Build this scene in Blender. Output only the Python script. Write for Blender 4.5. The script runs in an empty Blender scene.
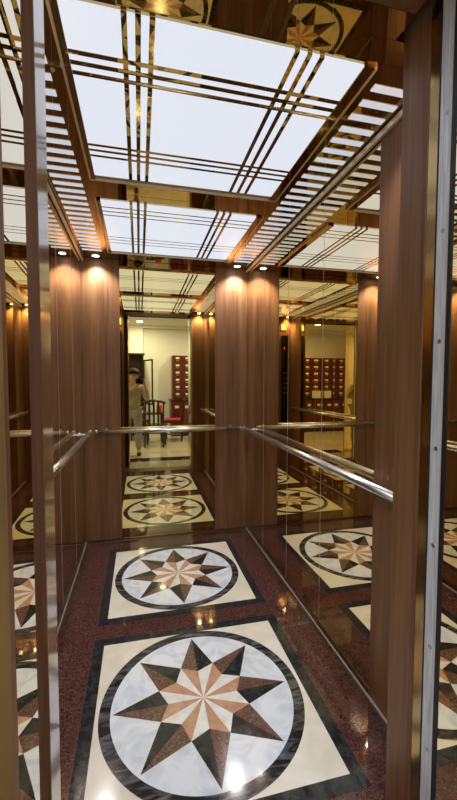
import bpy, bmesh, math, random
from mathutils import Vector, Matrix
random.seed(7)
PI = math.pi
C = bpy.context.scene.collection

# ------------------------------------------------------------------ helpers
def obj(name, bm, mat, parent=None, smooth=False, mats=None):
    me = bpy.data.meshes.new(name)
    bmesh.ops.recalc_face_normals(bm, faces=bm.faces[:])
    bm.to_mesh(me); bm.free()
    for m in (mats or [mat]): me.materials.append(m)
    if smooth:
        for p in me.polygons: p.use_smooth = True
    o = bpy.data.objects.new(name, me); C.objects.link(o)
    if parent is not None:
        o.parent = parent
        o.matrix_parent_inverse = parent.matrix_basis.inverted()
    return o

def tag(o, label, cat, group=None):
    o['label'] = label; o['category'] = cat
    if group: o['group'] = group
    return o

def thing(name, label, cat, loc=(0, 0, 0), group=None):
    o = bpy.data.objects.new(name, None); C.objects.link(o)
    o.location = loc; o.empty_display_size = .05
    return tag(o, label, cat, group)

def struct(name, bm, m):
    o = obj(name, bm, m); o['kind'] = 'structure'; return o

def box(bm, x0, x1, y0, y1, z0, z1, bevel=0, mi=0):
    r = bmesh.ops.create_cube(bm, size=1)
    vs = r['verts']
    for v in vs:
        v.co = Vector(((x0+x1)/2+v.co.x*(x1-x0), (y0+y1)/2+v.co.y*(y1-y0), (z0+z1)/2+v.co.z*(z1-z0)))
    fs = {f for v in vs for f in v.link_faces}
    for f in fs: f.material_index = mi
    if bevel:
        es = list({e for v in vs for e in v.link_edges})
        bmesh.ops.bevel(bm, geom=es, offset=bevel, segments=2, affect='EDGES', profile=.6)
    return bm

def B(x0, x1, y0, y1, z0, z1, bevel=0):
    return box(bmesh.new(), x0, x1, y0, y1, z0, z1, bevel)

def tube(bm, p0, p1, r, n=20, r1=None, caps=True):
    p0 = Vector(p0); p1 = Vector(p1); d = p1-p0
    q = d.to_track_quat('Z', 'Y').to_matrix().to_4x4()
    M = Matrix.Translation((p0+p1)/2) @ q
    bmesh.ops.create_cone(bm, cap_ends=caps, segments=n, radius1=r, radius2=r if r1 is None else r1, depth=d.length, matrix=M)
    return bm

def T(p0, p1, r, n=20, r1=None): return tube(bmesh.new(), p0, p1, r, n, r1)

def poly(bm, pts, z0, z1):
    lo = [bm.verts.new((p[0], p[1], z0)) for p in pts]; hi = [bm.verts.new((p[0], p[1], z1)) for p in pts]
    n = len(pts)
    bm.faces.new(hi); bm.faces.new(lo[::-1])
    for i in range(n): bm.faces.new((lo[i], lo[(i+1) % n], hi[(i+1) % n], hi[i]))
    return bm

def ring(bm, cx, cy, r0, r1, z0, z1, n=96):
    a = [(math.cos(2*PI*i/n), math.sin(2*PI*i/n)) for i in range(n)]
    L = [[bm.verts.new((cx+r*c, cy+r*s, z)) for c, s in a] for r, z in ((r0, z0), (r1, z0), (r1, z1), (r0, z1))]
    for k in range(4):
        A, Bq = L[k], L[(k+1) % 4]
        for i in range(n):
            j = (i+1) % n
            bm.faces.new((A[i], A[j], Bq[j], Bq[i]))
    return bm

def ball(bm, c, r, sx=1, sy=1, sz=1, u=20, v=14):
    bmesh.ops.create_uvsphere(bm, u_segments=u, v_segments=v, radius=r, matrix=Matrix.Translation(c) @ Matrix.Diagonal((sx, sy, sz, 1)))
    return bm

# ------------------------------------------------------------------ materials
def mat(name, col=(.5, .5, .5), rough=.5, metal=0, emit=None, es=0, coat=0, spec=.5, coat_rough=.03):
    m = bpy.data.materials.new(name); m.use_nodes = True
    b = m.node_tree.nodes['Principled BSDF']
    b.inputs['Base Color'].default_value = (*col, 1)
    b.inputs['Roughness'].default_value = rough
    b.inputs['Metallic'].default_value = metal
    b.inputs['Specular IOR Level'].default_value = spec
    b.inputs['Coat Weight'].default_value = coat
    b.inputs['Coat Roughness'].default_value = coat_rough
    if emit:
        b.inputs['Emission Color'].default_value = (*emit, 1); b.inputs['Emission Strength'].default_value = es
    return m

def noise_mat(name, c1, c2, scale=(1, 1, 1), nscale=10, detail=6, rough=.4, coat=0, lo=.35, hi=.65, c3=None, dist=0, bump=0, metal=0, coat_rough=.03, space='Object', spec=.5):
    m = mat(name, c1, rough, metal, coat=coat, coat_rough=coat_rough, spec=spec)
    N = m.node_tree.nodes; L = m.node_tree.links; b = N['Principled BSDF']
    tc = N.new('ShaderNodeTexCoord'); mp = N.new('ShaderNodeMapping'); mp.inputs['Scale'].default_value = scale
    no = N.new('ShaderNodeTexNoise'); no.inputs['Scale'].default_value = nscale; no.inputs['Detail'].default_value = detail
    no.inputs['Distortion'].default_value = dist
    cr = N.new('ShaderNodeValToRGB'); e = cr.color_ramp.elements
    e[0].position = lo; e[0].color = (*c1, 1); e[1].position = hi; e[1].color = (*c2, 1)
    if c3:
        x = cr.color_ramp.elements.new((lo+hi)/2); x.color = (*c3, 1)
    L.new(tc.outputs[space], mp.inputs[0]); L.new(mp.outputs[0], no.inputs['Vector']); L.new(no.outputs['Fac'], cr.inputs[0])
    L.new(cr.outputs[0], b.inputs['Base Color'])
    if bump:
        bp = N.new('ShaderNodeBump'); bp.inputs['Strength'].default_value = bump; bp.inputs['Distance'].default_value = .002
        L.new(no.outputs['Fac'], bp.inputs['Height']); L.new(bp.outputs[0], b.inputs['Normal'])
    return m

def speckle_mat(name, cols, nscale=220, rough=.07, coat=.4):
    """polished granite: voronoi grains coloured by a ramp"""
    m = mat(name, cols[0], rough, coat=coat)
    N = m.node_tree.nodes; L = m.node_tree.links; b = N['Principled BSDF']
    tc = N.new('ShaderNodeTexCoord'); vo = N.new('ShaderNodeTexVoronoi'); vo.inputs['Scale'].default_value = nscale
    no = N.new('ShaderNodeTexNoise'); no.inputs['Scale'].default_value = nscale*.3; no.inputs['Detail'].default_value = 5
    sp = N.new('ShaderNodeSeparateColor'); mx = N.new('ShaderNodeMath'); mx.operation = 'ADD'
    mm = N.new('ShaderNodeMath'); mm.operation = 'MULTIPLY'; mm.inputs[1].default_value = .5
    cr = N.new('ShaderNodeValToRGB'); e = cr.color_ramp.elements
    e[0].position = .3; e[0].color = (*cols[0], 1); e[1].position = .75; e[1].color = (*cols[-1], 1)
    for k, c in enumerate(cols[1:-1]):
        x = e.new(.3+.45*(k+1)/(len(cols)-1)); x.color = (*c, 1)
    L.new(tc.outputs['Object'], vo.inputs['Vector']); L.new(tc.outputs['Object'], no.inputs['Vector'])
    L.new(vo.outputs['Color'], sp.inputs[0]); L.new(sp.outputs[0], mx.inputs[0]); L.new(no.outputs['Fac'], mx.inputs[1])
    L.new(mx.outputs[0], mm.inputs[0]); L.new(mm.outputs[0], cr.inputs[0]); L.new(cr.outputs[0], b.inputs['Base Color'])
    return m

def wood(name, dark, light, rough=.3, coat=.25, k=1.0, coat_rough=.15):
    """straight vertical grain laminate"""
    m = mat(name, light, rough, coat=coat, coat_rough=coat_rough, spec=.35)
    N = m.node_tree.nodes; L = m.node_tree.links; b = N['Principled BSDF']
    tc = N.new('ShaderNodeTexCoord'); mp = N.new('ShaderNodeMapping'); mp.inputs['Scale'].default_value = (1, 1, .035)
    n1 = N.new('ShaderNodeTexNoise'); n1.inputs['Scale'].default_value = 55*k; n1.inputs['Detail'].default_value = 7; n1.inputs['Roughness'].default_value = .62
    n2 = N.new('ShaderNodeTexNoise'); n2.inputs['Scale'].default_value = 9*k; n2.inputs['Detail'].default_value = 3; n2.inputs['Distortion'].default_value = .4
    mx = N.new('ShaderNodeMath'); mx.operation = 'MULTIPLY_ADD'; mx.inputs[1].default_value = .6
    m2 = N.new('ShaderNodeMath'); m2.operation = 'MULTIPLY'; m2.inputs[1].default_value = .4
    cr = N.new('ShaderNodeValToRGB'); e = cr.color_ramp.elements
    e[0].position = .33; e[0].color = (*dark, 1); e[1].position = .66; e[1].color = (*light, 1)
    L.new(tc.outputs['Object'], mp.inputs[0])
    for n in (n1, n2): L.new(mp.outputs[0], n.inputs['Vector'])
    L.new(n2.outputs['Fac'], m2.inputs[0]); L.new(n1.outputs['Fac'], mx.inputs[0]); L.new(m2.outputs[0], mx.inputs[2])
    L.new(mx.outputs[0], cr.inputs[0]); L.new(cr.outputs[0], b.inputs['Base Color'])
    return m

WALNUT = wood('walnut_laminate', (.10, .043, .017), (.26, .125, .054), rough=.45, coat=.06)
MAHOG = wood('mahogany_jamb', (.105, .042, .019), (.225, .100, .049), rough=.5, coat=.05, k=1.4)
DARKWOOD = wood('dark_lobby_wood', (.018, .008, .006), (.06, .024, .016), rough=.35)
SIDE_MIRROR = mat('champagne_mirror', (.83, .72, .50), .006, 1)
BACK_MIRROR = mat('gold_tinted_mirror', (.82, .68, .33), .006, 1)
CEIL_MIRROR = mat('bronze_ceiling_mirror', (.54, .40, .21), .015, 1)
GOLD = mat('polished_gold_steel', (.80, .62, .34), .12, 1)
GOLD_JAMB = noise_mat('gold_jamb_steel', (.46, .33, .16), (.36, .25, .11), (1, 1, .3), 6, rough=.16, metal=1)
BRONZE = mat('dark_bronze_steel', (.20, .13, .055), .28, 1)
SATIN_GOLD = mat('satin_pale_gold', (.86, .80, .62), .35, .5)
SATIN_STEEL = mat('satin_steel', (.62, .60, .60), .45, .5)
CHROME = mat('polished_stainless', (.90, .90, .92), .26, 1)
BRUSHED = noise_mat('brushed_aluminium', (.56, .60, .67), (.80, .85, .93), (1, 1, .05), 160, rough=.45, metal=.3)
BLACK = mat('black_rubber', (.008, .008, .009), .5)
SCREW = mat('screw_head_steel', (.45, .46, .48), .3, 1)
RED_GRANITE = speckle_mat('red_granite', [(.035, .013, .012), (.075, .030, .025), (.15, .070, .060)], 300, rough=.045)
CREAM = noise_mat('cream_marble', (.70, .66, .56), (.81, .78, .70), nscale=5, rough=.1, coat=.3, dist=1.2)
WHITE_MARBLE = noise_mat('white_marble', (.58, .645, .75), (.76, .80, .87), nscale=7, detail=9, rough=.08, coat=.3, dist=2.2, lo=.36, hi=.56)
BLACK_MARBLE = noise_mat('black_marble', (.010, .012, .013), (.035, .04, .045), nscale=30, rough=.1, coat=.3, dist=1)
RING_STONE = noise_mat('veined_black_marble', (.012, .014, .017), (.16, .17, .19), (.35, 1.5, 1), 26, rough=.1, coat=.3, lo=.45, hi=.72, dist=1)
BROWN_MARBLE = speckle_mat('brown_granite', [(.07, .04, .028), (.14, .075, .055), (.22, .13, .10)], 260, .1, .3)
APRICOT = noise_mat('apricot_marble', (.46, .25, .15), (.58, .35, .23), nscale=25, rough=.1, coat=.3)
PALE = noise_mat('pale_star_marble', (.68, .67, .64), (.84, .83, .80), nscale=20, rough=.1, coat=.3)
PANEL = mat('backlit_acrylic', (.25, .25, .25), .25, emit=(.82, .885, 1.0), es=.72)
SLOT = mat('lit_slot_acrylic', (.35, .35, .35), .25, emit=(.82, .885, 1.0), es=.52)
SPOT = mat('spot_lens', (.9, .9, .9), .2, emit=(1, .95, .86), es=14)
STEEL_SILL = mat('grooved_sill_aluminium', (.42, .38, .32), .3, 1)
PLASTER = mat('cream_lobby_plaster', (.78, .75, .70), .8)
WHITECEIL = mat('white_lobby_ceiling', (.82, .79, .72), .85)
TILE = noise_mat('cream_lobby_tile', (.66, .58, .45), (.74, .67, .54), nscale=3, rough=.12, coat=.2, dist=1)
TERRAZZO = speckle_mat('pale_threshold_stone', [(.34, .28, .2), (.55, .48, .38), (.66, .6, .5)], 90, .12, .3)
REDLACQ = mat('dark_red_lacquer', (.10, .010, .009), .3, coat=.3)
LABELW = mat('white_label_card', (.78, .72, .60), .6)
BRASS = mat('brass_pull', (.75, .55, .25), .25, 1)
COPBLACK = mat('black_glass_panel', (.006, .006, .007), .08)
REDLED = mat('red_led', (.3, 0, 0), .4, emit=(1, .05, .03), es=3)
AMBER = mat('lit_amber_plate', (.8, .5, .15), .4, emit=(1, .62, .20), es=1.2)
BUTTON = mat('steel_button', (.6, .6, .6), .25, 1)

# ------------------------------------------------------------------ dimensions (metres)
XL, XR, YB, YF, H = -.43, .911, 3.12, .95, 2.25
ZT = 2.27

# ------------------------------------------------------------------ room shell
struct('floor', B(XL-.05, XR+.05, .80, YB+.05, -.05, 0), RED_GRANITE)
struct('wall_back', B(XL-.08, XR+.08, YB+.020, YB+.07, 0, ZT), DARKWOOD)
struct('wall_left', B(XL-.07, XL-.020, .86, YB+.019, 0, ZT), DARKWOOD)
struct('wall_right', B(XR+.020, XR+.07, .86, YB+.019, 0, ZT), DARKWOOD)

# mirror-finished bronze ceiling: the part over the car, and a front strip
TILT = 2.0
YE = 1.03
struct('ceiling', B(XL-.012, XR+.012, YE, YB+.012, H, H+.03), CEIL_MIRROR)
def tilted(name, x0, x1, y0, y1, label):
    k = math.tan(math.radians(TILT)); bm = bmesh.new()
    v = [bm.verts.new(p) for p in ((x0, y0, H-(YE-y0)*k), (x1, y0, H-(YE-y0)*k), (x1, y1, H-(YE-y1)*k), (x0, y1, H-(YE-y1)*k))]
    u = [bm.verts.new(p.co+Vector((0, 0, .03))) for p in v]
    bm.faces.new(v); bm.faces.new(u)
    for i in range(4): bm.faces.new((v[i], v[(i+1) % 4], u[(i+1) % 4], u[i]))
    return tag(obj(name, bm, CEIL_MIRROR), label, 'ceiling panel')
tilted('ceiling_panel', XL+.005, XR-.005, .9515, YE-.0012, 'slightly tilted bronze mirror strip of the ceiling in front of the light panels')
tilted('ceiling_panel', -.199, .702, .872, .951, 'narrow bronze mirror strip of the ceiling just inside the door header')

# ------------------------------------------------------------------ wall panels and mirrors
def panel(name, b, m, label, cat):
    return tag(obj(name, b, m), label, cat)
panel('wood_panel', B(XL, -.148, YB-.001, YB+.012, .0, H), WALNUT, 'walnut wall panel on the back wall, left of the tall back mirror', 'wall panel')
panel('wood_panel', B(.628, XR, YB-.001, YB+.012, .0, H), WALNUT, 'walnut wall panel on the back wall, right of the tall back mirror', 'wall panel')
t = thing('wall_mirror', 'tall gold-tinted mirror in the middle of the back wall behind the handrail', 'mirror', (.24, YB, 0))
obj('glass', B(-.146, .626, YB-.004, YB+.010, .004, H-.002), BACK_MIRROR, t)
for x in (-.147, .627): obj('edge_strip', B(x-.001, x+.001, YB-.006, YB+.012, 0, H), BRONZE, t)

def sheet(x, y0, y1, side, ang, label, m=SIDE_MIRROR):
    """one mirror sheet standing on a side wall; side=+1 right, -1 left"""
    w = (y1-y0)-.0022
    bm = B(0, .010*side, -w/2, w/2, .030, H-.031)
    o = tag(obj('wall_mirror', bm, m), label, 'mirror')
    if abs(y1-3.112) > .01:
        c = obj('polished_edge', B(min(-.0006*side, .009*side), max(-.0006*side, .009*side), w/2+.0002, w/2+.0018, .031, H-.032), SATIN_STEEL)
        c.parent = o
    o.location = (x, (y0+y1)/2, 0); o.rotation_euler = (0, 0, math.radians(ang))
    return o
ys = [3.112, 2.67, 2.20, 1.75, 1.30]
posR = ['farthest, in the corner at the back wall', 'second from the back wall', 'third from the back wall', 'nearest to the door, beside the wood panel']
for i in range(4):
    sheet(XR, ys[i+1], ys[i], 1, (.05, -.12, .12, -.06)[i], 'tall mirror sheet on the right wall, ' + posR[i])
    sheet(XL, ys[i+1], ys[i], -1, (-.05, .1, -.1, .06)[i], 'tall mirror sheet on the left wall, ' + posR[i])
panel('wood_panel', B(XR-.004, XR+.012, YF+.001, 1.298, .0, H-.001), WALNUT, 'walnut wall panel on the right wall between the mirrors and the door jamb', 'wall panel')
panel('wood_panel', B(XL-.012, XL+.004, YF+.001, 1.298, .0, H-.001), WALNUT, 'walnut wall panel on the left wall hidden behind the door post', 'wall panel')

# cornice bars, skirting bars with vent slots
for s, x in ((1, XR), (-1, XL)):
    side = 'right' if s > 0 else 'left'
    a, b = sorted((x-.018*s, x-.0045*s))
    t = thing('cornice_bar', f'pale polished metal bar along the top of the {side} wall mirrors', 'trim', (x, 2.2, 2.2))
    obj('bar', B(a, b, YF+.002, YB-.008, 2.221, 2.243, .003), SATIN_GOLD, t)
    a, b = sorted((x-.012*s, x-.0045*s))
    obj('cover_strip', B(a, b, YF+.002, YB-.008, 2.2435, H-.001), BRONZE, t)
    a, b = sorted((x-.011*s, x-.0045*s))
    t = thing('skirting_bar', f'thin steel skirting bar with vent slots where the {side} wall meets the floor', 'skirting', (x, 2.2, 0))
    obj('bar', B(a, b, YF+.002, YB-.004, .0005, .009, .0015), SATIN_STEEL, t)
    a, b = sorted((x-.003*s, x+.011*s))
    obj('vent_strip', B(a, b, 1.300, YB-.004, .001, .0295), BRONZE, t)
    bm = bmesh.new(); a, b = sorted((x-.0038*s, x+.004*s)); y = 1.306
    while y < 1.75:
        box(bm, a, b, y, y+.011, .012, .024); y += .020
    obj('vent_slots', bm, BLACK, t)
t = tag(obj('skirting_strip', B(XL+.01, XR-.01, YB-.010, YB-.0045, .0005, .010), BRONZE), 'dark thin strip along the floor under the back wall panels', 'skirting')

# ------------------------------------------------------------------ floor medallions
def medallion(cx, cy, label):
    t = thing('floor_medallion', label, 'floor inlay', (cx, cy, 0), 'star medallions in the car floor')
    X0, X1 = -.229-.243+cx, .7154-.243+cx; Y0, Y1 = cy-.4555, cy+.4555
    b = .049
    bm = bmesh.new()
    for r in ((X0, X1, Y0, Y0+b), (X0, X1, Y1-b, Y1), (X0, X0+b, Y0+b, Y1-b), (X1-b, X1, Y0+b, Y1-b)): box(bm, *r, .0001, .0008)
    obj('border', bm, BLACK_MARBLE, t)
    obj('corner_field', B(X0+b, X1-b, Y0+b, Y1-b, .0001, .0007), CREAM, t)
    obj('circle_ring', ring(bmesh.new(), cx, cy, .366, .409, .0007, .0011), RING_STONE, t)
    obj('disc', poly(bmesh.new(), [(cx+.366*math.cos(2*PI*i/96), cy+.366*math.sin(2*PI*i/96)) for i in range(96)], .0007, .0010), WHITE_MARBLE, t)
    R, rv, ri = .357, .190, .142
    P = lambda r, a: (cx+r*math.cos(math.radians(a)), cy+r*math.sin(math.radians(a)))
    for k in range(8):
        a = 45*k
        bm = bmesh.new()
        poly(bm, [P(ri, a), P(rv, a-22.5), P(R, a)], .0010, .0014)
        n0 = len(bm.faces)
        poly(bm, [P(ri, a), P(R, a), P(rv, a+22.5)], .0010, .0014)
        bm.faces.ensure_lookup_table()
        for f in bm.faces[n0:]: f.material_index = 1
        m = [BLACK_MARBLE, BROWN_MARBLE]
        obj('star_point', bm, None, t, mats=m)
    for k in range(8):
        a = 45*k+22.5
        bm = bmesh.new()
        poly(bm, [P(.001, a-22.5), P(ri, a-22.5), P(rv, a)], .0010, .0014)
        n0 = len(bm.faces)
        poly(bm, [P(.001, a+22.5), P(rv, a), P(ri, a+22.5)], .0010, .0014)
        bm.faces.ensure_lookup_table()
        for f in bm.faces[n0:]: f.material_index = 1
        obj('star_arm', bm, None, t, mats=[APRICOT, PALE])
    return t
medallion(.243, 1.4515, 'square floor medallion with an eight-pointed star, the one nearer the doorway')
medallion(.243, 2.4765, 'square floor medallion with an eight-pointed star, the one at the back wall')
bm = bmesh.new()
for x0, x1, y in ((.716, XR-.009, 1.965), (.716, XR-.009, 1.30), (.716, XR-.009, 2.63), (XL+.01, -.23, 1.965)): box(bm, x0, x1, y-.0006, y+.0006, .0001, .0004)
for x in (.7165, -.2305): box(bm, x-.0006, x+.0006, .82, 3.10, .0001, .0004)
o = struct('trim_1', bm, BROWN_MARBLE); 

# ------------------------------------------------------------------ ceiling lights
def light_panel(x0, x1, y0, y1, lx, ly, label):
    t = thing('ceiling_light', label, 'ceiling light', ((x0+x1)/2, (y0+y1)/2, H-.02), 'backlit ceiling panels in the car')
    zb, zt = H-.007, H-.0005
    # white acrylic panes between the strips
    obj('diffuser', B(x0, x1, y0, y1, zb, zt), PANEL, t)
    for x in lx: obj('strip', B(x-.0075, x+.0075, y0-.0012, y1, zb-.002, H-.001), CEIL_MIRROR, t)
    for (y, w) in ly: obj('cross_strip', B(x0, x1, y-w/2, y+w/2, zb-.0035, zb-.0021), CEIL_MIRROR, t)
    g0, g1 = .036, .044
    obj('side_trim', B(x0-.028, x0-.020, y0-.003, y1+g1, H-.011, zt), SATIN_GOLD, t)
    obj('side_trim', B(x1+g0, x1+g1, y0-.003, y1+g1, H-.011, zt), SATIN_GOLD, t)
    obj('back_trim', B(x0-.0195, x1+g0-.0005, y1+g0, y1+g1, H-.011, zt), SATIN_GOLD, t)
    obj('inner_rim', B(x0-.0195, x0-.0005, y0-.003, y1+g0-.001, H-.010, zt), CEIL_MIRROR, t)
    obj('inner_rim', B(x1+.0005, x1+g0-.0005, y0-.003, y1+g0-.001, H-.010, zt), CEIL_MIRROR, t)
    return t
w = .013
light_panel(-.189, .665, 1.043, 1.858, (-.030, .006, .043, .450, .489, .528), [(1.19, .016), (1.227, .016), (1.265, .016), (1.622, .014), (1.657, .014), (1.696, .014)],
            'large white backlit ceiling panel with crossing strips, nearer the doorway')
light_panel(-.189, .665, 2.107, 2.885, (-.034, .004, .041, .438, .475, .512), [(2.172, .010), (2.222, .010), (2.272, .010), (2.60, .007), (2.65, .007), (2.705, .007)],
            'white backlit ceiling panel with crossing strips, at the back wall')

def slots(x0, x1, side):
    t = thing('slotted_light', f'row of short white lit slots in the ceiling along the {side} wall', 'ceiling light', ((x0+x1)/2, 2, H), 'slotted lights')
    y = 1.115
    while y < 2.95:
        obj('lit_slot', B(x0, x1, y-.013, y+.013, H-.003, H-.0005), SLOT, t)
        y += .0667
slots(.744, .879, 'right')
slots(-.393, -.258, 'left')

def downlight(x, y, label, H=H):
    t = thing('downlight', label, 'ceiling light', (x, y, H), 'car downlights')
    obj('rim', ring(bmesh.new(), x, y, .024, .033, H-.004, H-.0003, 40), CHROME, t)
    obj('lens', T((x, y, H-.003), (x, y, H-.0003), .0235, 32), SPOT, t, True)
    ld = bpy.data.lights.new('downlight_lamp', 'SPOT'); ld.energy = 27; ld.color = (1, .96, .93); ld.spot_size = math.radians(120); ld.spot_blend = .8; ld.shadow_soft_size = .022
    lo = bpy.data.objects.new('downlight_lamp', ld); C.objects.link(lo); lo.location = (x, y, H-.012)
    lo.parent = t; lo.matrix_parent_inverse = t.matrix_basis.inverted()
downlight(-.313, 3.04, 'small round downlight in the ceiling at the back left corner')
downlight(.798, 3.04, 'small round downlight in the ceiling at the back right corner')
downlight(-.325, .990, 'small round downlight in the ceiling at the front left corner above the control panel', H-.0022)
downlight(.825, .990, 'small round downlight in the ceiling at the front right corner', H-.0022)

# ------------------------------------------------------------------ handrails
def rail(label, p0, p1, wallvec, brackets, r=.0185):
    p0 = Vector(p0); p1 = Vector(p1); d = (p1-p0).normalized()
    t = thing('handrail', label, 'handrail', (p0+p1)/2, 'handrails')
    obj('tube', T(p0, p1, r, 28), CHROME, t, False)
    for p in t.children[0].data.polygons: p.use_smooth = len(p.vertices) == 4
    for p, s in ((p0, -1), (p1, 1)):
        obj('end_cap', T(p, p+d*s*.004, r+.0012, 28), CHROME, t)
    wv = Vector(wallvec)
    for f in brackets:
        q = p0+(p1-p0)*f
        b = obj('bracket', T(q, q+wv*.985, .008, 16), CHROME, t)
        obj('base_plate', T(q+wv*.93, q+wv*.995, .020, 24), CHROME, b)
    return t
rail('polished steel handrail across the back wall in front of the tall mirror', (-.327, 3.055, .90), (.832, 3.055, .90), (0, .060, 0), (.06, .94))
rail('polished steel handrail along the right mirrored wall', (.852, 1.04, .90), (.852, 2.985, .90), (.058, 0, 0), (.04, .97))
rail('polished steel handrail along the left mirrored wall', (-.372, 1.04, .90), (-.372, 3.00, .90), (-.057, 0, 0), (.04, .95))

# ------------------------------------------------------------------ car front returns, jambs, doors
ZH = 2.245
ZJ = 2.50
t = thing('door_jamb', 'brown wooden car door jamb at the right of the doorway', 'door jamb', (.8, .9, 0))
obj('return_panel', B(.733, XR+.011, .866, YF, 0, ZJ), WALNUT, t)
obj('nosing', B(.7300, .7328, .864, YF-.0005, 0, ZJ), WALNUT, t)
obj('edge_moulding', B(.7285, XR+.011, .848, .8635, 0, ZJ, .002), MAHOG, t)
t = thing('door_jamb', 'brown wooden car door post at the left of the doorway', 'door jamb', (-.3, .9, 0))
obj('return_panel', B(XL-.011, -.203, .8605, YF, 0, ZJ), WALNUT, t)
LACQ = wood('glossy_walnut_edge', (.14, .06, .034), (.28, .14, .085), rough=.22, coat=1, coat_rough=.10)
obj('glossy_edge', B(-.2028, -.2000, .8605, YF-.0005, 0, ZJ), LACQ, t)

# gold mirror strip and car door edge at the right
t = thing('gold_cladding', 'narrow gold steel strip between the right wooden jamb and the door edge', 'trim', (.75, .83, 0))
obj('strip', B(.731, .90, .8145, .8465, 0, ZJ), GOLD_JAMB, t)
t = thing('car_door', 'brushed aluminium edge of the open car door with screws down it', 'door', (.9, .79, 0))
obj('door_leaf', B(.742, 1.55, .771, .811, .012, ZJ-.005), BRONZE, t)
e = obj('edge_strip', B(.730, .7415, .772, .810, .012, ZJ-.005, .0015), BRUSHED, t)
obj('seal', B(.729, .745, .8112, .8138, .012, ZJ-.005), BLACK, t)
for z in (.33, .61, .88, 1.13, 1.40, 1.67, 1.95):
    obj('screw', T((.7302, .789, z), (.7282, .789, z), .0055, 14), SCREW, e)
t = thing('landing_door', 'gold mirror edge of the open landing door beyond the black gap', 'door', (.9, .7, 0))
obj('seal', B(.728, .745, .758, .7705, .012, ZJ-.005), BLACK, t)
obj('door_leaf', B(.7402, 1.55, .712, .7575, .012, ZJ-.005), BRONZE, t)
obj('mirror_edge', B(.7300, .7400, .600, .7575, .012, ZJ-.005), SIDE_MIRROR, t)

# left reveal: splayed wooden lining and two mirror sheets
def quadprism(pts, z0, z1): return poly(bmesh.new(), pts, z0, z1)
t = thing('door_lining', 'mahogany door lining beside the narrow left mirror strip, in front of the glossy car post', 'door jamb', (-.18, .7, 0))
obj('lining', B(-.30, -.2002, .856, .8602, 0, ZJ), MAHOG, t)
obj('backing', B(-.30, -.240, .5755, .8555, 0, ZJ), DARKWOOD, t)
t = thing('jamb_mirror', 'narrow gold mirror strip in the left reveal of the landing doorway', 'mirror', (-.15, .52, 0))
def strip(x0, y0, x1, y1, off):
    return quadprism([(x0, y0), (x1, y1), (x1-.01, y1), (x0-.01, y0)], 0, ZJ)
obj('mirror_sheet', strip(-.1469, .4776, -.1485, .542, 0), SIDE_MIRROR, t)
obj('mirror_sheet', strip(-.1487, .5425, -.1495, .574, 0), SIDE_MIRROR, t)
t = thing('door_architrave', 'dark bronze and wood edged architrave at the far left of the landing doorway', 'door frame', (-.3, .47, 0))
obj('face', B(-.30, -.1482, .462, .4772, 0, ZH+.12), BRONZE, t)
obj('wood_edge', B(-.1480, -.1470, .4622, .4772, 0, ZH-.0005), MAHOG, t)
obj('backing', B(-.30, -.17, .4776, .4882, 0, ZH), DARKWOOD, t)
t = thing('door_architrave', 'dark bronze architrave at the right of the landing doorway', 'door frame', (.8, .47, 0))
obj('face', B(.735, .88, .470, .4882, 0, ZH+.12), BRONZE, t)
obj('reveal', B(.735, .75, .4885, .599, 0, ZH), GOLD, t)

# header above the doorway
t = thing('door_header', 'brown wooden header across the top of the doorway', 'door header', (.27, .75, ZH))
obj('soffit', B(-.199, .702, .565, .871, ZH, ZH+.10), MAHOG, t)
obj('architrave', B(-.1355, .7345, .470, .4882, ZH, ZH+.12), BRONZE, t)

# sill and threshold
t = thing('door_sill', 'grooved metal door sill between car and landing', 'sill', (.27, .7, 0))
bm = B(-.26, .95, .60, .798, -.04, -.004)
obj('plate', bm, STEEL_SILL, t)
for k in range(9): obj('ridge', B(-.26, .95, .606+k*.0215, .618+k*.0215, -.0039, -.0002), STEEL_SILL, t)
tag(obj('threshold_stone', B(-.26, .95, .13, .598, -.04, 0), TERRAZZO), 'pale speckled threshold stone in front of the sill', 'threshold')
tag(obj('threshold_stone', B(-.26, .95, -.15, .129, -.04, 0), BLACK_MARBLE), 'black stone strip on the landing floor in front of the pale threshold', 'threshold')

# control panel on the inner face of the left return
t = thing('control_panel', 'black car control panel on the inner face of the left front return', 'control panel', (-.30, YF, .7))
obj('face_plate', B(-.345, -.235, YF+.0001, YF+.010, .62, 1.98, .003), COPBLACK, t)
d = obj('display', B(-.335, -.245, YF+.010, YF+.016, 1.66, 1.94, .003), COPBLACK, t)
bm = bmesh.new()
box(bm, -.283, -.279, YF+.016, YF+.018, 1.77, 1.81)
obj('digit', bm, REDLED, d)
for r in range(5):
    for c in range(2):
        b = obj('button', T((-.310+c*.04, YF+.010, 1.42-r*.075), (-.310+c*.04, YF+.015, 1.42-r*.075), .013, 24), BUTTON, t)
t = thing('notice_plate', 'small lit amber plate above the control panel', 'plate', (-.27, YF, 2.1))
obj('plate', B(-.30, -.235, YF+.0005, YF+.006, 2.06, 2.14), AMBER, t)
obj('frame', B(-.304, -.231, YF+.0002, YF+.004, 2.056, 2.144), GOLD, t)

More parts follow.
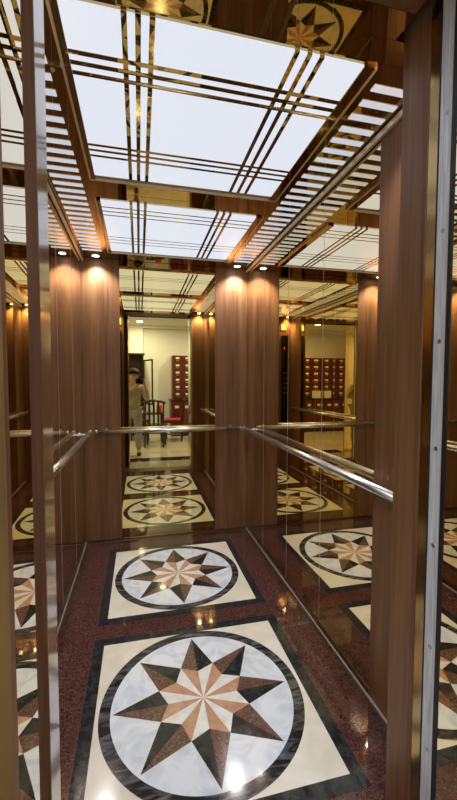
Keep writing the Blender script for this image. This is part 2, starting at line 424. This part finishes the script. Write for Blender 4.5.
# ------------------------------------------------------------------ lobby (seen in the mirrors)
LX0, LX1, LY0, LZ = -4.6, 3.6, -3.10, 2.62
struct('floor_lobby', B(LX0, LX1, LY0, -.151, -.05, 0), TILE)
bm = B(LX0, -.262, -.150, .60, -.05, 0); box(bm, .952, LX1, -.150, .60, -.05, 0)
struct('floor_lobby_front', bm, TILE)
struct('ceiling_lobby', B(LX0, LX1, LY0, .60, LZ, LZ+.05), WHITECEIL)
struct('wall_lobby_back', B(LX0, LX1, LY0-.05, LY0, 0, LZ), PLASTER)
struct('wall_lobby_left', B(LX0-.05, LX0, LY0, .60, 0, LZ), PLASTER)
struct('wall_lobby_right', B(LX1, LX1+.05, LY0, .60, 0, LZ), PLASTER)
bm = B(LX0, -.302, .4885, .56, 0, LZ); box(bm, .882, LX1, .4885, .56, 0, LZ); box(bm, -.302, .882, .4885, .56, ZH+.121, LZ)
struct('wall_landing', bm, PLASTER)
struct('wall_pilaster', B(-1.6, .095, LY0, LY0+.12, 0, LZ), PLASTER)
struct('trim_2', B(LX0, LX1, LY0+.121, LY0+.16, LZ-.06, LZ), WHITECEIL)
bm = bmesh.new()
for y in (-.6, -1.4, -2.2): box(bm, LX0, LX1, y-.006, y+.006, .0002, .0006)
for x in (-1.4, -.6, 1.0, 1.8): box(bm, x-.002, x+.002, LY0, -.05, .0002, .0006)
struct('trim_3', bm, DARKWOOD)
for i, (x, y, lb) in enumerate(((.02, -2.35, 'lobby ceiling downlight above the dark cabinet'), (1.4, -1.8, 'lobby ceiling downlight in front of the drawer cabinet'),
                 (-1.6, -1.9, 'lobby ceiling downlight left of the dark cabinet'), (-2.9, -1.6, 'lobby ceiling downlight over the long drawer wall'), (.4, -.75, 'lobby ceiling downlight close to the doorway'))):
    t = thing('downlight', 'small round ' + lb, 'ceiling light', (x, y, LZ), 'lobby downlights')
    obj('rim', ring(bmesh.new(), x, y, .055, .07, LZ-.008, LZ-.0005, 40), CHROME, t)
    obj('lens', T((x, y, LZ-.006), (x, y, LZ-.0005), .054, 32), mat('lobby_lens', (.9, .9, .9), .3, emit=(1, .95, .86), es=5), t)
    ld = bpy.data.lights.new('lobby_lamp', 'AREA'); ld.shape = 'DISK'; ld.size = .11; ld.energy = 21; ld.color = (.84, .92, 1)
    lo = bpy.data.objects.new('lobby_lamp', ld); C.objects.link(lo); lo.location = (x, y, LZ-.012)
    lo.parent = t; lo.matrix_parent_inverse = t.matrix_basis.inverted()

# red drawer cabinets
def drawers(x0, x1, cols, label, z0=.86, z1=1.90, rows=6):
    y0 = LY0+.001; y1 = y0+.42
    t = thing('drawer_cabinet', label, 'cabinet', ((x0+x1)/2, y0+.2, 0), 'dark red drawer cabinets')
    obj('upper_body', B(x0, x1, y0, y1, z0, z1, .004), REDLACQ, t)
    obj('base_body', B(x0-.04, x1+.04, y0, y1+.16, 0, z0-.03, .004), DARKWOOD, t)
    obj('counter_top', B(x0-.06, x1+.06, y0, y1+.18, z0-.03, z0-.0005, .004), DARKWOOD, t)
    dw = (x1-x0-.02)/cols; dh = (z1-z0-.02)/rows
    for c in range(cols):
        for r in range(rows):
            a = x0+.01+c*dw; z = z0+.01+r*dh
            d = obj('drawer', B(a+.006, a+dw-.006, y1, y1+.02, z+.006, z+dh-.006, .003), REDLACQ, t)
            obj('label_card', B(a+dw/2-.042, a+dw/2+.042, y1+.02, y1+.023, z+dh*.56, z+dh*.80), LABELW, d)
            obj('pull', B(a+dw/2-.032, a+dw/2+.032, y1+.02, y1+.034, z+dh*.26, z+dh*.38, .003), BRASS, d)
    n = max(2, cols//1)
    dw = (x1-x0+.06)/cols
    for c in range(cols):
        a = x0-.03+c*dw
        d = obj('door', B(a+.006, a+dw-.006, y1+.16, y1+.18, .06, z0-.05, .003), REDLACQ, t)
        obj('label_card', B(a+dw/2-.045, a+dw/2+.045, y1+.18, y1+.183, z0-.20, z0-.14), LABELW, d)
    return t
drawers(.76, 3.08, 10, 'long dark red drawer cabinet with white label cards across the lobby')
bx = -2.5
for lab, x in (('white carton on the drawer cabinet counter, nearer the dark chairs', 1.78), ('white carton on the drawer cabinet counter, farther from the dark chairs', 2.02)):
    t = thing('carton', lab, 'box', (x, -2.6, .86))
    obj('body', B(x-.085, x+.085, -2.62, -2.53, .861, 1.03, .003), LABELW, t)
    obj('lid', B(x-.088, x+.088, -2.623, -2.527, 1.03, 1.05, .003), LABELW, t)

# dark display cabinet with glazed doors
t = thing('display_cabinet', 'tall dark wooden cabinet with a glazed door standing ajar behind the photographer', 'cabinet', (-.3, LY0+.3, 0))
cy0, cy1 = LY0+.122, LY0+.42
obj('back_panel', B(-.98, .10, cy0, cy0+.015, 0, 1.90), DARKWOOD, t)
for a in (-.98, .07): obj('side_panel', B(a, a+.03, cy0+.0155, cy1, 0, 1.90, .002), DARKWOOD, t)
obj('top_board', B(-1.01, .13, cy0, cy1+.03, 1.901, 1.935, .004), DARKWOOD, t)
obj('lower_body', B(-.949, .069, cy0+.016, cy1, .05, .74), DARKWOOD, t)
for z in (1.08, 1.42): obj('shelf', B(-.949, .069, cy0+.016, cy1-.04, z, z+.018), DARKWOOD, t)
GLASS = mat('cabinet_glass', (.06, .06, .055), .03); GLASS.node_tree.nodes['Principled BSDF'].inputs['Transmission Weight'].default_value = .6
def leaf(bm, w, z0, z1, f=.035):
    box(bm, 0, f, -.012, .012, z0, z1); box(bm, w-f, w, -.012, .012, z0, z1); box(bm, f, w-f, -.012, .012, z0, z0+f); box(bm, f, w-f, -.012, .012, z1-f, z1)
    return bm
for lx, ang in ((.10, 22),):
    d = obj('glazed_door', leaf(bmesh.new(), .5, .76, 1.78), DARKWOOD, t)
    d.matrix_basis = Matrix.Translation((lx, cy1+.02, 0)) @ Matrix.Rotation(math.radians(68), 4, 'Z')
    d.matrix_parent_inverse = t.matrix_basis.inverted()
YEL = mat('yellow_green_paper', (.62, .60, .08), .6)
t2 = thing('paper_bag', 'yellow green paper bag standing inside the dark cabinet', 'bag', (0, cy0+.15, .742))
obj('body', B(-.05, .035, cy0+.08, cy0+.19, .742, .99, .004), YEL, t2)
bm = bmesh.new(); tube(bm, (-.03, cy0+.135, .99), (-.01, cy0+.135, 1.04), .003, 8); tube(bm, (.015, cy0+.135, .99), (-.01, cy0+.135, 1.04), .003, 8)
obj('handle', bm, YEL, t2)

# tea table and chairs
def chair(x, y, rz, label, cushion):
    t = thing('wooden_chair', label, 'chair', (x, y, 0), 'dark chairs in the lobby')
    def P(b, name, m, par=t):
        o = obj(name, b, m); o.parent = par; return o
    P(B(-.21, .21, -.20, .20, .40, .435, .008), 'seat', DARKWOOD)
    for sx in (-1, 1):
        P(T((sx*.18, .17, 0), (sx*.175, .17, .40), .017, 12, .021), 'leg', DARKWOOD)
        P(T((sx*.18, -.18, 0), (sx*.175, -.175, .40), .017, 12, .021), 'leg', DARKWOOD)
        P(T((sx*.175, -.175, .435), (sx*.19, -.235, .88), .019, 12, .015), 'back_post', DARKWOOD)
        P(T((sx*.178, -.165, .16), (sx*.178, .16, .16), .010, 10), 'stretcher', DARKWOOD)
    bm = bmesh.new()
    pts = [(-.23, -.235, .87), (-.12, -.25, .905), (0, -.256, .925), (.12, -.25, .905), (.23, -.235, .87)]
    for a, b in zip(pts, pts[1:]): tube(bm, a, b, .023, 12)
    P(bm, 'top_rail', DARKWOOD)
    for k in (-1, 0, 1): P(B(k*.085-.018, k*.085+.018, -.222, -.206, .436, .90), 'back_slat', DARKWOOD)
    if cushion: P(B(-.19, .19, -.18, .18, .4352, .475, .015), 'cushion', cushion)
    t.rotation_euler = (0, 0, rz)
    return t
CUSH = mat('red_cushion_cloth', (.42, .03, .03), .8)
chair(.30, -1.30, PI*1.05, 'dark wooden chair in front of the tea table, its back towards the doorway', None)
chair(.72, -1.95, PI*.55, 'dark wooden chair with a red cushion at the right of the tea table', CUSH)
chair(-.02, -2.25, -.15, 'dark wooden chair behind the tea table near the dark cabinet', None)
t = thing('tea_table', 'dark wooden tea table between the lobby chairs', 'table', (.25, -1.8, 0))
obj('table_top', B(-.02, .50, -2.03, -1.57, .60, .635, .006), DARKWOOD, t)
for a in (.02, .46):
    for b in (-1.99, -1.61): obj('leg', T((a, b, 0), (a, b, .60), .022, 12), DARKWOOD, t)
obj('lower_shelf', B(.04, .44, -1.97, -1.63, .2, .22), DARKWOOD, t)
CUP = mat('white_porcelain', (.8, .78, .74), .2)
RED = mat('red_tin', (.55, .03, .04), .35)
for lab, x, y in (('small white tea cup on the tea table, left one', .06, -1.68), ('small white tea cup on the tea table, middle one', .20, -1.66)):
    t = thing('tea_cup', lab, 'cup', (x, y, .636), 'tea cups')
    obj('bowl', T((x, y, .6362), (x, y, .69), .022, 20, .036), CUP, t)
    obj('handle', ring(bmesh.new(), x+.042, y, .008, .014, .655, .665, 16), CUP, t)
t = thing('tea_tin', 'bright red tin on the tea table beside the cups', 'tin', (.40, -1.7, .636))
obj('body', T((.40, -1.7, .6362), (.40, -1.7, .76), .055, 28), RED, t)
obj('lid', T((.40, -1.7, .76), (.40, -1.7, .785), .057, 28), RED, t)

# ------------------------------------------------------------------ photographer (reflected in the back mirror)
def skin(name, nodes, edges, m, parent, root=0, sub=2):
    me = bpy.data.meshes.new(name)
    me.from_pydata([n[:3] for n in nodes], edges, []); me.materials.append(m)
    o = bpy.data.objects.new(name, me); C.objects.link(o)
    if parent is not None:
        o.parent = parent; o.matrix_parent_inverse = parent.matrix_basis.inverted()
    md = o.modifiers.new('Skin', 'SKIN'); md.use_smooth_shade = True
    sv = me.skin_vertices[0].data
    for i, n in enumerate(nodes):
        r = n[3]; sv[i].radius = (r, r) if not isinstance(r, tuple) else r
        sv[i].use_root = (i == root)
    ms = o.modifiers.new('Sub', 'SUBSURF'); ms.levels = sub; ms.render_levels = sub
    return o
SKINM = mat('skin', (.60, .38, .27), .55); SHIRT = noise_mat('khaki_shirt', (.36, .32, .24), (.44, .40, .31), nscale=60, rough=.85)
TROUS = noise_mat('pale_grey_trousers', (.34, .36, .36), (.42, .44, .44), nscale=60, rough=.85); HAIR = noise_mat('dark_hair', (.015, .010, .008), (.06, .038, .026), nscale=90, rough=.7); SHOE = mat('dark_brown_shoe', (.05, .025, .02), .4)
px, py = -.12, -.42
pers = thing('person', 'person in khaki shirt and grey trousers holding up a black camera', 'person', (px, py, 0))
N = []; E = []
def nd(x, y, z, r, par=None):
    N.append((x, y, z, r)); i = len(N)-1
    if par is not None: E.append((par, i))
    return i
pel = nd(px, py, .80, .115)
bel = nd(px, py+.005, .95, .105, pel); che = nd(px, py, 1.12, .125, bel); nk = nd(px+.005, py+.015, 1.235, .055, che); hb = nd(px+.015, py+.045, 1.295, .052, nk)
hd = nd(px+.022, py+.065, 1.37, .088, hb); ht = nd(px+.025, py+.06, 1.43, .082, hd)
for s in (-1, 1):
    sh = nd(px+s*.155, py+.005, 1.185, .052, che)
    if s > 0: el = (.135, -.36, .98); wr = (.085, -.155, 1.235)
    else: el = (-.325, -.33, .99); wr = (-.075, -.165, 1.205)
    e1 = nd(*el, .040, sh); w1 = nd(*wr, .025, e1)
    if s > 0: palm = nd(.082, -.125, 1.275, .027, w1)
    else: palm = nd(-.045, -.12, 1.232, .027, w1)
    # five fingers, rooted in the palm
    if s > 0:
        for k, (dz, L) in enumerate(((.035, .9), (.016, 1.0), (-.003, .95), (-.021, .8))):
            a = nd(.086, -.098, 1.282+dz, .0095, palm); b = nd(.084, -.070, 1.284+dz, .0085, a); nd(.064, -.062+.006*(1-L), 1.285+dz, .0078, b)
        a = nd(.070, -.165, 1.305, .010, palm); nd(.045, -.178, 1.315, .009, a)
    else:
        for k, (dx, L) in enumerate(((.0, .9), (.020, 1.0), (.040, .95), (.058, .8))):
            a = nd(-.055+dx, -.095, 1.236, .0095, palm); b = nd(-.050+dx, -.068, 1.238, .0085, a); nd(-.046+dx, -.048+.01*(1-L), 1.246, .0078, b)
        a = nd(-.070, -.105, 1.265, .010, palm); nd(-.062, -.088, 1.292, .009, a)
    hp = nd(px+s*.085, py, .76, .082, pel); kn = nd(px+s*.095, py+.02, .43, .055, hp); an = nd(px+s*.10, py-.01, .08, .038, kn); nd(px+s*.105, py+.10, .035, .032, an)
body = skin('body', N, E, SKINM, pers)
# face details
fx, fy = px+.022, py+.065
obj('nose', tube(bmesh.new(), (fx, fy+.080, 1.395), (fx, fy+.108, 1.362), .008, 10, .013), SKINM, pers, True)
EYE = mat('eye', (.05, .03, .02), .3)
for s in (-1, 1):
    obj('eye', ball(bmesh.new(), (fx+s*.031, fy+.078, 1.398), .010), EYE, pers, True)
    obj('ear', ball(bmesh.new(), (fx+s*.090, fy, 1.385), .022, .4, .8, 1.3), SKINM, pers, True)
obj('mouth', ball(bmesh.new(), (fx, fy+.084, 1.332), .02, 1, .35, .3), mat('lips', (.35, .12, .1), .5), pers, True)
# clothes
N = []; E = []
a = nd(px, py, .74, .128); b = nd(px, py+.005, .93, .128, a); c = nd(px, py, 1.12, .140, b); d = nd(px+.003, py+.012, 1.215, .068, c)
for s in (-1, 1):
    sh = nd(px+s*.158, py+.005, 1.18, .064, c); el = (.135, -.36, .98) if s > 0 else (-.325, -.33, .99)
    m = Vector((px+s*.158, py+.005, 1.18)).lerp(Vector(el), .9); q = nd(*m, .054, sh)
    w_ = Vector(el).lerp(Vector((.085, -.155, 1.235) if s > 0 else (-.075, -.165, 1.205)), .72)
    q2 = nd(*el, .051, q); nd(*w_, .036, q2)
skin('shirt', N, E, SHIRT, pers)
N = []; E = []
a = nd(px, py, .80, .122)
for s in (-1, 1):
    h_ = nd(px+s*.085, py, .75, .092, a); k_ = nd(px+s*.095, py+.02, .43, .068, h_); nd(px+s*.10, py-.01, .10, .056, k_)
skin('trousers', N, E, TROUS, pers)
for s in (-1, 1):
    N = []; E = []
    a = nd(px+s*.10, py-.03, .045, .042); b = nd(px+s*.103, py+.05, .042, .042, a); nd(px+s*.106, py+.13, .034, .034, b)
    skin('shoe', N, E, SHOE, pers)
bm = bmesh.new(); bmesh.ops.create_icosphere(bm, subdivisions=4, radius=1)
for v in bm.verts:
    k = 1+.05*math.sin(v.co.x*13+v.co.z*7)*math.cos(v.co.y*11+v.co.z*9)
    v.co = Vector((v.co.x*.104, v.co.y*.108, v.co.z*.10))*k
bmesh.ops.delete(bm, geom=[v for v in bm.verts if (v.co.z < .022 and v.co.y > .035) or v.co.z < -.07], context='VERTS')
bmesh.ops.translate(bm, verts=bm.verts, vec=(fx, fy-.012, 1.42))
obj('hair', bm, HAIR, pers, True)
# the camera in the hands
CAMB = mat('black_camera_body', (.015, .015, .016), .45); LENSG = mat('lens_glass', (.01, .012, .03), .02)
t = thing('camera', 'black camera held up in both hands by the photographer', 'camera', (0, -.1, 1.25))
obj('camera_body', B(-.064, .064, -.150, -.095, 1.252, 1.335, .010), CAMB, t)
obj('viewfinder_hump', B(-.024, .024, -.145, -.098, 1.335, 1.362, .008), CAMB, t)
l = obj('lens', T((0, -.095, 1.295), (0, -.030, 1.295), .033, 32), CAMB, t, False)
obj('front_glass', T((0, -.031, 1.295), (0, -.0285, 1.295), .026, 32), LENSG, l)

# ------------------------------------------------------------------ camera
cd = bpy.data.cameras.new('camera_view'); co = bpy.data.objects.new('camera_view', cd); C.objects.link(co)
yaw, pitch, roll, f = .2346, -.0511, -.0021, 372.95
cd.sensor_fit = 'VERTICAL'; cd.sensor_height = 36; cd.lens = f/800*36; cd.clip_start = .02; cd.clip_end = 60
co.location = (0, 0, 1.3)
fwd = Vector((math.sin(yaw)*math.cos(pitch), math.cos(yaw)*math.cos(pitch), math.sin(pitch)))
right = Vector((math.cos(yaw), -math.sin(yaw), 0)); up = right.cross(fwd)
M = Matrix((right, up, -fwd)).transposed()
co.rotation_euler = (M @ Matrix.Rotation(-roll, 3, 'Z')).to_euler()
bpy.context.scene.camera = co

# ------------------------------------------------------------------ world and view
wd = bpy.data.worlds.new('world'); bpy.context.scene.world = wd; wd.use_nodes = True
wd.node_tree.nodes['Background'].inputs[0].default_value = (.5, .47, .42, 1); wd.node_tree.nodes['Background'].inputs[1].default_value = .05
sc = bpy.context.scene
sc.view_settings.view_transform = 'Standard'; sc.view_settings.look = 'None'; sc.view_settings.gamma = 1
sc.view_settings.exposure = 0.25
cy = sc.cycles
cy.max_bounces = 20; cy.glossy_bounces = 18; cy.diffuse_bounces = 5; cy.transmission_bounces = 6
cy.sample_clamp_indirect = 4; cy.caustics_reflective = True; cy.blur_glossy = .3
cy.use_denoising = True
